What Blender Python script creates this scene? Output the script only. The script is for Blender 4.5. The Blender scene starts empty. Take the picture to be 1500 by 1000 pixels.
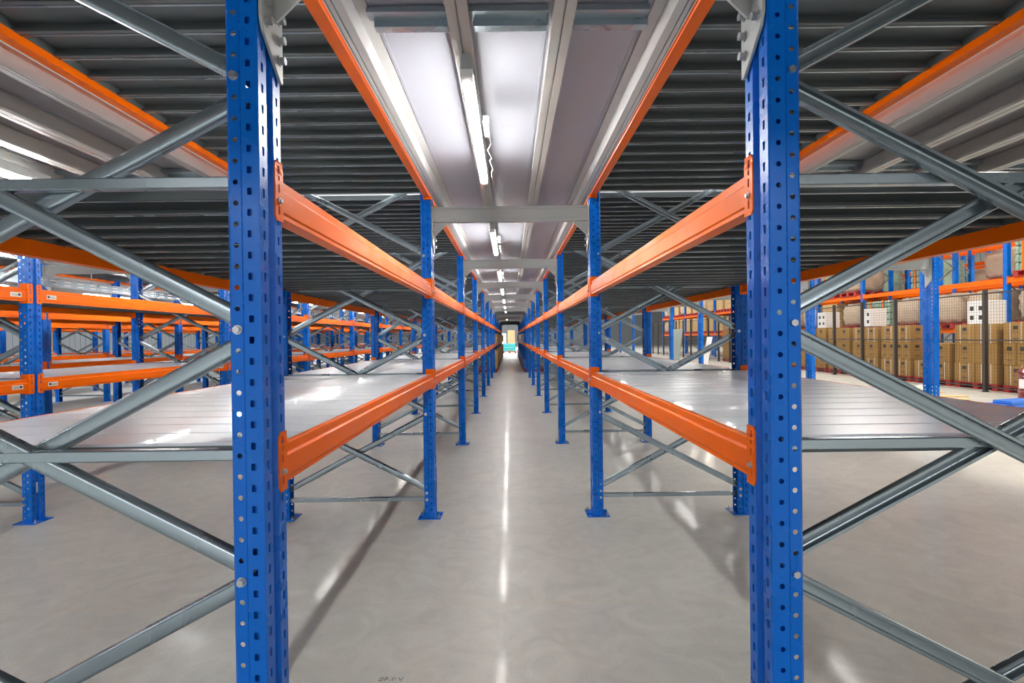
import bpy, bmesh, math, random
from mathutils import Vector, Matrix
random.seed(7)
C = bpy.context.scene.collection
PI = math.pi
S = 2.82                 # frame pitch along the aisle
D1 = 1.34                # first frame in front of the camera
def Yk(k): return D1 + (k - 1) * S

# ------------------------------------------------------------------ materials
def mat(name, col, metallic=0.0, rough=0.5, noise=None, bump=0.0, bscale=60, spec=0.5, coat=0.0, emit=None, estr=0):
    m = bpy.data.materials.new(name); m.use_nodes = True
    nt = m.node_tree; b = nt.nodes['Principled BSDF']
    b.inputs['Base Color'].default_value = (*col, 1)
    b.inputs['Metallic'].default_value = metallic
    b.inputs['Roughness'].default_value = rough
    b.inputs['Specular IOR Level'].default_value = spec
    b.inputs['Coat Weight'].default_value = coat
    if emit:
        b.inputs['Emission Color'].default_value = (*emit, 1); b.inputs['Emission Strength'].default_value = estr
    tc = nt.nodes.new('ShaderNodeTexCoord')
    if noise:
        scale, amt, stretch = noise
        mp = nt.nodes.new('ShaderNodeMapping'); mp.inputs['Scale'].default_value = stretch
        nt.links.new(tc.outputs['Object'], mp.inputs['Vector'])
        n = nt.nodes.new('ShaderNodeTexNoise'); n.inputs['Scale'].default_value = scale; n.inputs['Detail'].default_value = 5
        nt.links.new(mp.outputs[0], n.inputs['Vector'])
        mx = nt.nodes.new('ShaderNodeMix'); mx.data_type = 'RGBA'
        mx.inputs['A'].default_value = (*[c * (1 - amt) for c in col], 1)
        mx.inputs['B'].default_value = (*[min(1, c * (1 + amt)) for c in col], 1)
        nt.links.new(n.outputs['Fac'], mx.inputs['Factor']); nt.links.new(mx.outputs['Result'], b.inputs['Base Color'])
        mr = nt.nodes.new('ShaderNodeMapRange'); mr.inputs['From Min'].default_value = .3; mr.inputs['From Max'].default_value = .7
        mr.inputs['To Min'].default_value = rough * .8; mr.inputs['To Max'].default_value = min(1, rough * 1.25)
        nt.links.new(n.outputs['Fac'], mr.inputs['Value']); nt.links.new(mr.outputs[0], b.inputs['Roughness'])
    if bump:
        n2 = nt.nodes.new('ShaderNodeTexNoise'); n2.inputs['Scale'].default_value = bscale; n2.inputs['Detail'].default_value = 3
        nt.links.new(tc.outputs['Object'], n2.inputs['Vector'])
        bp = nt.nodes.new('ShaderNodeBump'); bp.inputs['Strength'].default_value = bump; bp.inputs['Distance'].default_value = .002
        nt.links.new(n2.outputs['Fac'], bp.inputs['Height']); nt.links.new(bp.outputs[0], b.inputs['Normal'])
    return m

M = {}
M['blue'] = mat('blue_powder_coat', (.0, .135, .60), 0, .28, (6, .10, (1, 1, 1)), .04, 90, .25, .0)
M['orange'] = mat('orange_powder_coat', (.88, .145, .0), 0, .36, (5, .10, (1, 1, 1)), .04, 90, .14, .0)
M['zinc'] = mat('galvanised_steel', (.32, .38, .42), .8, .27, (2.5, .10, (1, 1, .4)), 0, 120)
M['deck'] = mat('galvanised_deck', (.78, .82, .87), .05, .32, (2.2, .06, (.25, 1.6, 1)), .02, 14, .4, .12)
M['deckunder'] = mat('shade_painted_underside', (.10, .115, .12), .2, .45, (2.2, .10, (.25, 1.6, 1)), .03, 14)  # same steel as the deck top, with the shade underneath put into its colour
M['grey'] = mat('grey_paint', (.40, .42, .42), .15, .42, (7, .08, (1, 1, 1)), .05, 80)
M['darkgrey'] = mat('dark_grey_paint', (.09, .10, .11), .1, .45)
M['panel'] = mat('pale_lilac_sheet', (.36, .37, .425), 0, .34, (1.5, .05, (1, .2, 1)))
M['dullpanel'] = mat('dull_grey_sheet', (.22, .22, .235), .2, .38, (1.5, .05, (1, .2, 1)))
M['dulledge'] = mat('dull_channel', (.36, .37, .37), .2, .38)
M['edge'] = mat('white_channel_metal', (.5, .5, .5), .1, .38)
M['rib'] = mat('pale_channel_metal', (.44, .44, .42), .2, .38, (4, .1, (1, .1, 1)))
M['bolt'] = mat('zinc_bolt', (.5, .51, .53), .85, .3)
M['black'] = mat('black_gap', (.01, .01, .012), 0, .6)
M['white'] = mat('white_plastic', (.8, .8, .8), 0, .35)
M['tube'] = mat('lit_tube', (1, 1, 1), 0, .4, emit=(1, .99, .94), estr=68)
M['sticker'] = mat('white_sticker', (.75, .73, .7), 0, .5)
M['ink'] = mat('dark_ink', (.03, .025, .02), 0, .6)
M['card'] = mat('brown_cardboard', (.33, .18, .045), 0, .8, (4, .15, (1, 1, 1)))
M['card2'] = mat('pale_cardboard', (.50, .34, .16), 0, .8, (4, .15, (1, 1, 1)))
M['wcard'] = mat('white_cardboard', (.72, .72, .72), 0, .7)
M['redplastic'] = mat('red_pallet_plastic', (.42, .02, .02), 0, .5)
M['fence'] = mat('dark_fence_steel', (.045, .04, .038), .3, .5)
M['wire'] = mat('fence_wire', (.06, .055, .05), .3, .5)
M['teal'] = mat('teal_crate', (.08, .62, .64), 0, .5)
M['pack'] = mat('green_bottle_wrap', (.28, .42, .34), 0, .25, (30, .45, (1, 1, .5)))
M['sack'] = mat('beige_sack', (.45, .36, .27), 0, .8, (12, .25, (1, 1, 1)), .6, 12)
M['wood'] = mat('raw_timber', (.68, .45, .20), 0, .7, (3, .2, (8, 1, 1)))
M['board'] = mat('grey_green_board', (.27, .31, .28), 0, .6)
M['film'] = mat('clear_plastic_film', (.72, .66, .58), 0, .3, bump=.5, bscale=20)
M['blueplastic'] = mat('blue_plastic', (.02, .14, .55), 0, .4)
M['darkred'] = mat('dark_red_paint', (.16, .006, .008), 0, .3, coat=.3)
M['yellow'] = mat('yellow_paint', (.80, .42, .01), 0, .4)
M['rubber'] = mat('black_rubber', (.02, .02, .02), 0, .7)
M['wall'] = mat('grey_wall_cladding', (.24, .26, .28), 0, .7)
M['roof'] = mat('grey_roof_sheet', (.42, .43, .44), .1, .6)

def floor_mat():
    m = bpy.data.materials.new('polished_concrete'); m.use_nodes = True
    nt = m.node_tree; L = nt.links; b = nt.nodes['Principled BSDF']
    N = lambda t: nt.nodes.new(t)
    tc = N('ShaderNodeTexCoord')
    n1 = N('ShaderNodeTexNoise'); n1.inputs['Scale'].default_value = .55; n1.inputs['Detail'].default_value = 6; n1.inputs['Distortion'].default_value = 1.2
    n2 = N('ShaderNodeTexNoise'); n2.inputs['Scale'].default_value = 5.0; n2.inputs['Detail'].default_value = 9; n2.inputs['Distortion'].default_value = 1.5; n2.inputs['Roughness'].default_value = .58
    n3 = N('ShaderNodeTexNoise'); n3.inputs['Scale'].default_value = 160; n3.inputs['Detail'].default_value = 2
    for n in (n1, n2, n3): L.new(tc.outputs['Object'], n.inputs['Vector'])
    r = N('ShaderNodeValToRGB'); r.color_ramp.elements[0].position = .3; r.color_ramp.elements[1].position = .72
    r.color_ramp.elements[0].color = (.45, .46, .445, 1); r.color_ramp.elements[1].color = (.57, .58, .555, 1)
    L.new(n2.outputs['Fac'], r.inputs[0])
    r1 = N('ShaderNodeValToRGB'); r1.color_ramp.elements[0].position = .3; r1.color_ramp.elements[1].position = .7
    r1.color_ramp.elements[0].color = (.90, .91, .92, 1); r1.color_ramp.elements[1].color = (1.05, 1.03, 1.0, 1)
    L.new(n1.outputs['Fac'], r1.inputs[0])
    mul = N('ShaderNodeMix'); mul.data_type = 'RGBA'; mul.blend_type = 'MULTIPLY'; mul.inputs['Factor'].default_value = 1
    L.new(r.outputs[0], mul.inputs['A']); L.new(r1.outputs[0], mul.inputs['B'])
    r3 = N('ShaderNodeValToRGB'); r3.color_ramp.elements[0].position = .25; r3.color_ramp.elements[1].position = .6
    r3.color_ramp.elements[0].color = (.8, .8, .8, 1); r3.color_ramp.elements[1].color = (1.03, 1.03, 1.03, 1)
    L.new(n3.outputs['Fac'], r3.inputs[0])
    mul2 = N('ShaderNodeMix'); mul2.data_type = 'RGBA'; mul2.blend_type = 'MULTIPLY'; mul2.inputs['Factor'].default_value = .7
    L.new(mul.outputs['Result'], mul2.inputs['A']); L.new(r3.outputs[0], mul2.inputs['B'])
    # saw-cut joints filled pale
    sx = N('ShaderNodeSeparateXYZ'); L.new(tc.outputs['Object'], sx.inputs[0])
    def line(out, off, pitch, w):
        a = N('ShaderNodeMath'); a.operation = 'ADD'; a.inputs[1].default_value = off; L.new(out, a.inputs[0])
        d = N('ShaderNodeMath'); d.operation = 'PINGPONG'; d.inputs[1].default_value = pitch / 2; L.new(a.outputs[0], d.inputs[0])
        c = N('ShaderNodeMath'); c.operation = 'LESS_THAN'; c.inputs[1].default_value = w; L.new(d.outputs[0], c.inputs[0])
        return c.outputs[0]
    l1 = line(sx.outputs['X'], 1.82 + 4.08 * 5, 4.08, .003); l2 = line(sx.outputs['Y'], 1.3 + 4.08 * 3, 8.16, .003)
    mxl = N('ShaderNodeMath'); mxl.operation = 'MAXIMUM'; L.new(l1, mxl.inputs[0]); L.new(l2, mxl.inputs[1])
    mx = N('ShaderNodeMix'); mx.data_type = 'RGBA'; mx.inputs['B'].default_value = (.52, .46, .36, 1)
    L.new(mxl.outputs[0], mx.inputs['Factor']); L.new(mul2.outputs['Result'], mx.inputs['A'])
    L.new(mx.outputs['Result'], b.inputs['Base Color'])
    mr = N('ShaderNodeMapRange'); mr.inputs['From Min'].default_value = .1; mr.inputs['From Max'].default_value = .9
    mr.inputs['To Min'].default_value = .34; mr.inputs['To Max'].default_value = .48
    b.inputs['Coat Weight'].default_value = .12; b.inputs['Coat Roughness'].default_value = .10; b.inputs['Specular IOR Level'].default_value = .3
    L.new(n2.outputs['Fac'], mr.inputs['Value']); L.new(mr.outputs[0], b.inputs['Roughness'])
    bp = N('ShaderNodeBump'); bp.inputs['Strength'].default_value = .12; bp.inputs['Distance'].default_value = .002
    L.new(n3.outputs['Fac'], bp.inputs['Height']); L.new(bp.outputs[0], b.inputs['Normal'])
    return m
M['floor'] = floor_mat()

# ------------------------------------------------------------------ mesh helpers
class MB:
    """collects boxes, prisms, strips and tubes into one mesh"""
    def __init__(s): s.v = []; s.f = []; s.m = []
    def add(s, vs, fs, mi=0):
        o = len(s.v); s.v += [tuple(v) for v in vs]; s.f += [tuple(i + o for i in f) for f in fs]; s.m += [mi] * len(fs); return s
    def box(s, x0, x1, y0, y1, z0, z1, mi=0):
        vs = [(x, y, z) for x in (x0, x1) for y in (y0, y1) for z in (z0, z1)]
        return s.add(vs, [(0, 1, 3, 2), (4, 6, 7, 5), (0, 4, 5, 1), (2, 3, 7, 6), (0, 2, 6, 4), (1, 5, 7, 3)], mi)
    def prism(s, prof, axis, a, b, mi=0):
        """closed profile (u,v); extruded along axis 'x'|'y'|'z'"""
        n = len(prof)
        def P(u, v, t): return {'x': (t, u, v), 'y': (u, t, v), 'z': (u, v, t)}[axis]
        vs = [P(u, v, a) for u, v in prof] + [P(u, v, b) for u, v in prof]
        fs = [(i, (i + 1) % n, n + (i + 1) % n, n + i) for i in range(n)] + [tuple(range(n))[::-1], tuple(range(n, 2 * n))]
        return s.add(vs, fs, mi)
    def bar(s, p, q, prof, up=(0, 1, 0), mi=0):
        """profile (u,v) swept from p to q; v is along 'up'"""
        p = Vector(p); q = Vector(q); d = (q - p).normalized(); up = Vector(up)
        u = d.cross(up).normalized(); w = u.cross(d).normalized()
        n = len(prof)
        vs = [p + u * a + w * b for a, b in prof] + [q + u * a + w * b for a, b in prof]
        fs = [(i, (i + 1) % n, n + (i + 1) % n, n + i) for i in range(n)] + [tuple(range(n))[::-1], tuple(range(n, 2 * n))]
        return s.add(vs, fs, mi)
    def cyl(s, p, q, r, n=12, mi=0, r2=None):
        p = Vector(p); q = Vector(q); d = (q - p).normalized()
        a = Vector((1, 0, 0)) if abs(d.x) < .9 else Vector((0, 1, 0))
        u = d.cross(a).normalized(); w = d.cross(u); r2 = r if r2 is None else r2
        vs = [p + (u * math.cos(2 * PI * i / n) + w * math.sin(2 * PI * i / n)) * r for i in range(n)]
        vs += [q + (u * math.cos(2 * PI * i / n) + w * math.sin(2 * PI * i / n)) * r2 for i in range(n)]
        return s.add(vs, [(i, (i + 1) % n, n + (i + 1) % n, n + i) for i in range(n)] + [tuple(range(n))[::-1], tuple(range(n, 2 * n))], mi)
    def cell(s, p0, p1, z0, z1, hole=None, mi=0):
        """a flat vertical strip cell between plan points p0,p1 with an optional hole: (u_centre, z_centre, [8 offsets])"""
        (x0, y0), (x1, y1) = p0, p1
        Lh = math.hypot(x1 - x0, y1 - y0)
        def P(u, z): t = u / Lh; return (x0 + (x1 - x0) * t, y0 + (y1 - y0) * t, z)
        if hole is None: return s.add([P(0, z0), P(Lh, z0), P(Lh, z1), P(0, z1)], [(0, 1, 2, 3)], mi)
        uc, zc, offs = hole
        out = [P(0, z0), P(uc, z0), P(Lh, z0), P(Lh, zc), P(Lh, z1), P(uc, z1), P(0, z1), P(0, zc)]
        inn = [P(uc + a, zc + b) for a, b in offs]
        return s.add(out + inn, [(i, (i + 1) % 8, 8 + (i + 1) % 8, 8 + i) for i in range(8)], mi)
    def mesh(s, name, mats, solid=0, bevel=0, smooth=False, weld=False, off=0):
        me = bpy.data.meshes.new(name); me.from_pydata(s.v, [], s.f)
        for m in (mats if isinstance(mats, (list, tuple)) else [mats]): me.materials.append(m)
        me.polygons.foreach_set('material_index', s.m)
        bm = bmesh.new(); bm.from_mesh(me)
        if weld: bmesh.ops.remove_doubles(bm, verts=bm.verts, dist=1e-5)
        bmesh.ops.recalc_face_normals(bm, faces=bm.faces)
        bm.to_mesh(me); bm.free()
        if solid or bevel:
            o = bpy.data.objects.new('tmp', me); C.objects.link(o)
            if solid:
                md = o.modifiers.new('s', 'SOLIDIFY'); md.thickness = solid; md.offset = off
            if bevel:
                md = o.modifiers.new('b', 'BEVEL'); md.width = bevel; md.segments = 2; md.limit_method = 'ANGLE'; md.angle_limit = .6
            dg = bpy.context.evaluated_depsgraph_get()
            me2 = bpy.data.meshes.new_from_object(o.evaluated_get(dg)); me2.name = name
            bpy.data.objects.remove(o); me = me2
        if smooth:
            for p in me.polygons: p.use_smooth = True
            try: me.set_sharp_from_angle(angle=.6)
            except Exception: pass
        return me

def obj(name, me, parent=None, loc=(0, 0, 0), rz=0.0, rx=0.0, ry=0.0):
    o = bpy.data.objects.new(name, me); C.objects.link(o)
    o.location = loc; o.rotation_euler = (rx, ry, rz)
    if parent: o.parent = parent
    return o
def tag(o, label=None, cat=None, group=None, kind=None):
    if label: o['label'] = label
    if cat: o['category'] = cat
    if group: o['group'] = group
    if kind: o['kind'] = kind
    return o
def thing(name, label, cat, loc=(0, 0, 0), rz=0.0, group=None):
    return tag(obj(name, None, None, loc, rz), label, cat, group)
def struct(name, me, loc=(0, 0, 0), rz=0.0):
    return tag(obj(name, me, None, loc, rz), kind='structure')
ORD = ['zeroth', 'first', 'second', 'third', 'fourth', 'fifth', 'sixth', 'seventh', 'eighth', 'ninth', 'tenth', 'eleventh', 'twelfth',
       'thirteenth', 'fourteenth', 'fifteenth', 'sixteenth', 'seventeenth', 'eighteenth', 'nineteenth', 'twentieth', 'twenty-first', 'twenty-second', 'twenty-third', 'twenty-fourth']

# ------------------------------------------------------------------ rack parts
PZ, PD = .06, .08            # half width along the aisle, depth of a post
def octa(a, b, c=.35): return [(-a, -b * (1 - c)), (0, -b), (a, -b * (1 - c)), (a, 0), (a, b * (1 - c)), (0, b), (-a, b * (1 - c)), (-a, 0)]
CIRC = [(.0067 * math.cos(t), .0067 * math.sin(t)) for t in [math.radians(-135 + 45 * i) for i in range(8)]]
SLOT = [(-.0046, -.0095), (0, -.011), (.0046, -.0095), (.0054, 0), (.006, .011), (0, .011), (-.006, .011), (-.0054, 0)]
SQR = [(-.0055, -.008), (0, -.0085), (.0055, -.008), (.006, 0), (.0055, .008), (0, .0085), (-.0055, .008), (-.006, 0)]
def post_mesh(name, H, m):
    b = MB()
    def col(p0, p1, phase, hole, u=None):
        L = math.hypot(p1[0] - p0[0], p1[1] - p0[1]); u = L / 2 if u is None else u
        z = 0.005; zc = phase
        while zc - .025 < z - .001: zc += .05
        if zc - .025 > z: b.cell(p0, p1, z, zc - .025)
        while zc + .025 <= H:
            b.cell(p0, p1, zc - .025, zc + .025, (u, zc, hole)); zc += .05
        if zc - .025 < H: b.cell(p0, p1, zc - .025, H)
    for sg, hole in ((-1, SQR), (1, CIRC)):
        col((0, sg * .060), (0, sg * .018), .015, SLOT)
        b.cell((0, sg * .018), (-.012, sg * .012), .005, H)
        b.cell((0, sg * .060), (-.006, sg * .060), .005, H)
        col((-.006, sg * .060), (-.040, sg * .060), .015, hole)
        b.cell((-.040, sg * .060), (-.048, sg * .050), .005, H)
        col((-.048, sg * .050), (-.074, sg * .050), .04, CIRC)
        b.cell((-.074, sg * .050), (-.080, sg * .045), .005, H)
        b.cell((-.080, sg * .045), (-.080, sg * .034), .005, H)
    b.cell((-.012, .012), (-.012, -.012), .005, H)
    return b.mesh(name, m, solid=.002, weld=True, off=0)
HP = 2.72
me_post = post_mesh('upright_post', HP, M['blue'])
me_post_plain = MB().prism([(0, -.06), (0, -.018), (-.012, -.012), (-.012, .012), (0, .018), (0, .06), (-.042, .06), (-.048, .05), (-.08, .05), (-.08, .034), (-.076, .034), (-.076, .046),
                            (-.044, .046), (-.004, .055), (-.004, -.055), (-.044, -.046), (-.076, -.046), (-.076, -.034), (-.08, -.034), (-.08, -.05), (-.048, -.05), (-.042, -.06)], 'z', .005, HP).mesh('post_plain', M['blue'])
b = MB(); b.box(-.125, .045, -.085, .085, 0, .006)
me_foot = b.mesh('foot_plate', M['blue'], bevel=.001)
b = MB(); b.cyl((0, 0, .006), (0, 0, .016), .010, 6); b.cyl((0, 0, .015), (0, 0, .032), .005, 8)
me_anchor = b.mesh('anchor_bolt', M['bolt'])
def channel(w, d, t=.003, lip=.009):
    """closed C profile with rounded shoulders: web at v=0, opening towards +v"""
    h = w / 2; R = .011; o, n = [], []
    for k in range(5):
        a = PI / 2 * k / 4; o.append((h - R + R * math.sin(a), R - R * math.cos(a)))
    inn = [(h - t - (R - t) + (R - t) * math.sin(PI / 2 * k / 3), R - (R - t) * math.cos(PI / 2 * k / 3)) for k in range(4)]
    right = o + [(h, d - .002), (h - .002, d), (h - lip, d), (h - lip, d - t), (h - t, d - t)] + inn[::-1]
    left = [(-u, v) for u, v in right][::-1]
    return left + [(-.006, 0), (-.004, .0015), (.004, .0015), (.006, 0)][:0] + right
XI, XO = 1.185 / 2 - .066, -(1.185 / 2 - .066)      # bracing bolt lines in the frame's own axes (+x faces the aisle)
def brace(p, q, side):
    prof = channel(.044, .026)
    if side > 0: prof = [(u, v) for u, v in prof]
    return MB().bar(p, q, prof, up=(0, 1, 0))
NODES = [.19, .79, 1.39, 1.99, 2.59]
diag_me = []
for i in range(4):
    z0, z1 = NODES[i], NODES[i + 1]
    # front diagonal (towards -y): outer high -> inner low, channel opening towards -y
    diag_me.append(brace((XO - .005, -.029, z1 - .022), (XI + .005, -.029, z0 + .022), -1).mesh('diagonal_brace', M['zinc'], smooth=True))
    diag_me.append(brace((XI + .005, .002, z1 - .022), (XO - .005, .002, z0 + .022), 1).mesh('diagonal_brace', M['zinc'], smooth=True))
tie_me = []
for z, h in ((.14, .03), (1.088, .028), (1.746, .028), (2.508, .035)):
    a = h / 2
    pr = [(-a, .003), (-a + .003, 0), (a - .003, 0), (a, .003), (a, .025), (a - .003, .028), (-a + .003, .028), (-a, .025)]
    tie_me.append(MB().bar((XO - .01, -.030, z), (XI + .01, -.030, z), pr, up=(0, 1, 0)).mesh('horizontal_tie', M['zinc'], weld=True))
b = MB(); b.cyl((0, -.050, 0), (0, -.053, 0), .0115, 16); b.cyl((0, -.053, 0), (0, -.062, 0), .0088, 6); b.cyl((0, .050, 0), (0, .058, 0), .009, 6); b.cyl((0, -.055, 0), (0, .055, 0), .004, 6)
me_nodebolt = b.mesh('bolt', M['bolt'])
# merged far frame
def merged(parts, name, mats):
    bm = bmesh.new()
    for me, loc, rz in parts:
        t = me.copy(); t.transform(Matrix.Translation(loc) @ Matrix.Rotation(rz, 4, 'Z')); bm.from_mesh(t); bpy.data.meshes.remove(t)
    return bm
def far_frame_mesh():
    bs = MB(); 
    me = bpy.data.meshes.new('frame_far'); bm = bmesh.new()
    def put(src, loc, rz, mi):
        t = src.copy(); t.transform(Matrix.Translation(loc) @ Matrix.Rotation(rz, 4, 'Z'))
        n = len(bm.faces); bm.from_mesh(t); bm.faces.ensure_lookup_table()
        for f in bm.faces[n:]: f.material_index = mi
        bpy.data.meshes.remove(t)
    put(me_post_plain, (.5925, 0, 0), 0, 0); put(me_post_plain, (-.5925, 0, 0), PI, 0)
    for d in diag_me: put(d, (0, 0, 0), 0, 1)
    for d in tie_me: put(d, (0, 0, 0), 0, 1)
    bm.to_mesh(me); bm.free(); me.materials.append(M['blue']); me.materials.append(M['zinc']); return me
me_farframe = far_frame_mesh()

b = MB(); b.box(-.0125, -.0105, -.011, .011, .22, .30)
me_psticker = b.mesh('label_sticker', M['sticker'])
def upright_frame(x, k, s, label, group, detail=2, up=None):
    """s=+1: the aisle-facing post is on the +x side"""
    if detail == 0:
        return tag(obj('upright_frame', me_farframe, None, (x, Yk(k), 0), 0 if s > 0 else PI), label, 'rack frame', group)
    t = thing('upright_frame', label, 'rack frame', (x, Yk(k), 0), 0 if s > 0 else PI, group)
    for px, rz in ((.5925, 0), (-.5925, PI)):
        p = obj('upright_post', me_post if detail == 2 else me_post_plain, t, (px, 0, 0), rz)
        f = obj('foot_plate', me_foot, p)
        if x < -4 and -5 < x and k == 2 and rz == 0: tag(obj('label_sticker', me_psticker, p), 'white label sticker near the foot')
        if detail == 2:
            if k <= 3:
                for q in ((.028, -.062), (-.106, .062)): obj('anchor_bolt', me_anchor, f, (q[0], q[1], 0))
            if k <= 2:
                for z in NODES + [.14]: obj('bolt', me_nodebolt, p, (-.061, 0, z))
    for d in diag_me: obj('diagonal_brace', d, t)
    for d in tie_me: obj('horizontal_tie', d, t)
    return t

# beams -------------------------------------------------------------------
def beam_prof(h, ledge):
    return [(-.003, 0), (-.050, 0), (-.050, ledge), (-.026, ledge), (-.026, h), (-.009, h), (-.007, h - .003), (-.007, h - .026), (0, h - .032), (0, .016), (-.004, .012)]
BL = (PZ + .003, S - PZ - .003)
me_beam = MB().prism(beam_prof(.10, .094), 'y', *BL).mesh('rack_beam', M['orange'], bevel=.0012)
me_mbeam = MB().prism(beam_prof(.10, .066), 'y', *BL).mesh('rack_beam_tall', M['orange'], bevel=.0012)
def connector(h=.15, body_h=.10):
    b = MB()
    # front plate on the post face, from y=.018 to y=.063 (bay lies towards +y); z from -.015
    z0 = -.014; z1 = z0 + h; p0 = (.003, .016); p1 = (.003, .0635)
    sl = [(-.0042, -.010), (0, -.011), (.0042, -.010), (.005, 0), (.0042, .010), (0, .011), (-.0042, .010), (-.005, 0)]
    sm = [(a, bb * .6) for a, bb in sl]
    ys = [z0 + .012, z0 + .012 + .030, z0 + .012 + .030 + .027, z0 + .096, z0 + .120, z1 - .010]
    cells = [(ys[0], ys[1], sl), (ys[1], ys[2], None), (ys[2], ys[3], sl), (ys[3], ys[4], sm), (ys[4], ys[5], sl)]
    # chamfered ends
    (x0, y0), (x1, y1) = p0, p1
    b.add([(x0, y0 + .008, z0), (x1, y1, z0), (x1, y1, ys[0]), (x0, y0, ys[0])], [(0, 1, 2, 3)])
    b.add([(x0, y0, ys[-1]), (x1, y1, ys[-1]), (x1, y1, z1), (x0, y0 + .008, z1)], [(0, 1, 2, 3)])
    for a, c, hole in cells: b.cell(p0, p1, a, c, (.022, (a + c) / 2, hole) if hole else None)
    b.add([(.003, .0635, z0), (-.052, .0635, z0), (-.058, .0635, z0 + .01), (-.058, .0635, z1 - .01), (-.052, .0635, z1), (.003, .0635, z1)], [(0, 1, 2, 3, 4, 5)])
    return b.mesh('end_connector', M['orange'], solid=.0035, weld=True, off=0)
me_conn = connector()
def flip_y(me, name):
    t = me.copy(); t.name = name; t.transform(Matrix.Scale(-1, 4, (0, 1, 0)) ); t.flip_normals(); t.transform(Matrix.Translation((0, S, 0))); return t
me_conn2 = flip_y(me_conn, 'end_connector_far')
b = MB(); b.cyl((.004, .038, .036), (.008, .038, .036), .0085, 12); b.cyl((.008, .038, .036), (.013, .038, .036), .006, 6)
me_lock = b.mesh('locking_bolt', M['bolt']); me_lock2 = flip_y(me_lock, 'locking_bolt_far')
b = MB(); b.box(0, .0015, .11, .20, .030, .062, 0); b.box(.0015, .0018, .118, .138, .038, .055, 1)
for i in range(3): b.box(.0015, .0018, .142, .190, .038 + i * .006, .040 + i * .006, 1)
me_stick = b.mesh('label_sticker', [M['sticker'], M['ink']]); me_stick2 = flip_y(me_stick, 'label_sticker_far')
def far_beam(me):
    bm = bmesh.new(); bm.from_mesh(me); bm.from_mesh(me_conn); bm.from_mesh(me_conn2); m = bpy.data.meshes.new('beam_far'); bm.to_mesh(m); bm.free(); m.materials.append(M['orange']); return m
me_beam_far, me_mbeam_far = far_beam(me_beam), far_beam(me_mbeam)
def rack_beam(x, k, s, z, label, group, detail=1, tall=False, sticker=False):
    loc = (x, Yk(k), z) if s > 0 else (x, Yk(k + 1), z); rz = 0 if s > 0 else PI
    if detail == 0:
        return tag(obj('rack_beam', me_mbeam_far if tall else me_beam_far, None, loc, rz), label, 'beam', group)
    t = tag(obj('rack_beam', me_mbeam if tall else me_beam, None, loc, rz), label, 'beam', group)
    for cm, lm, sm in ((me_conn, me_lock, me_stick), (me_conn2, me_lock2, me_stick2)):
        c = obj('end_connector', cm, t)
        if detail > 1: obj('locking_bolt', lm, c)
        if sticker: tag(obj('label_sticker', sm, t), 'white label sticker with dark code')
    return t
# decks ---------------------------------------------------------------------
PW = .165
def deck_mesh(name, thick):
    b = MB(); hw = 1.185 / 2 - .0265; h2 = 1.185 / 2 - .053; t = .0016; r = .006
    for i in range(16):
        y0 = .09 + i * PW + .0012; y1 = y0 + PW - .0024
        b.prism([(y0, -r - .001), (y0, -r), (y0 + r, 0), (y1 - r, 0), (y1, -r), (y1, -r - .001)], 'x', -hw, hw, 0)
        zt = -r - .001; u = .018
        # under face and the two turned-in flanges
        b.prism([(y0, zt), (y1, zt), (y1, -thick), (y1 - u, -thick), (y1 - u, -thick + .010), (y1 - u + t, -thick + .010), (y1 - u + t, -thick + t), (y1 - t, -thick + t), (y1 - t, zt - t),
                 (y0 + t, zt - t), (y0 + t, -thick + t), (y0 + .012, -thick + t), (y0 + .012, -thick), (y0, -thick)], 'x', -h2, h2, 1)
        b.prism([(y0 + .001, -thick - .0012), (y0 + .011, -thick - .0012), (y0 + .011, -thick - .0001), (y0 + .001, -thick - .0001)], 'x', -h2, h2, 2)  # lighter strip paints in the light caught along the lip edge
    for i in range(16):
        for xx in (-.43, .43): b.cyl((xx, .09 + i * PW + .03, -r - .0009), (xx, .09 + i * PW + .03, -r - .006), .0045, 6, 2)
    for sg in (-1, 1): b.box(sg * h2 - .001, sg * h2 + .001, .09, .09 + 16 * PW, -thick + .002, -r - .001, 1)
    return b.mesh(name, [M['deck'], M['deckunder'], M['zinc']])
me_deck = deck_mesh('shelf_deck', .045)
me_mdeck = deck_mesh('mezzanine_deck', .042)

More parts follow.
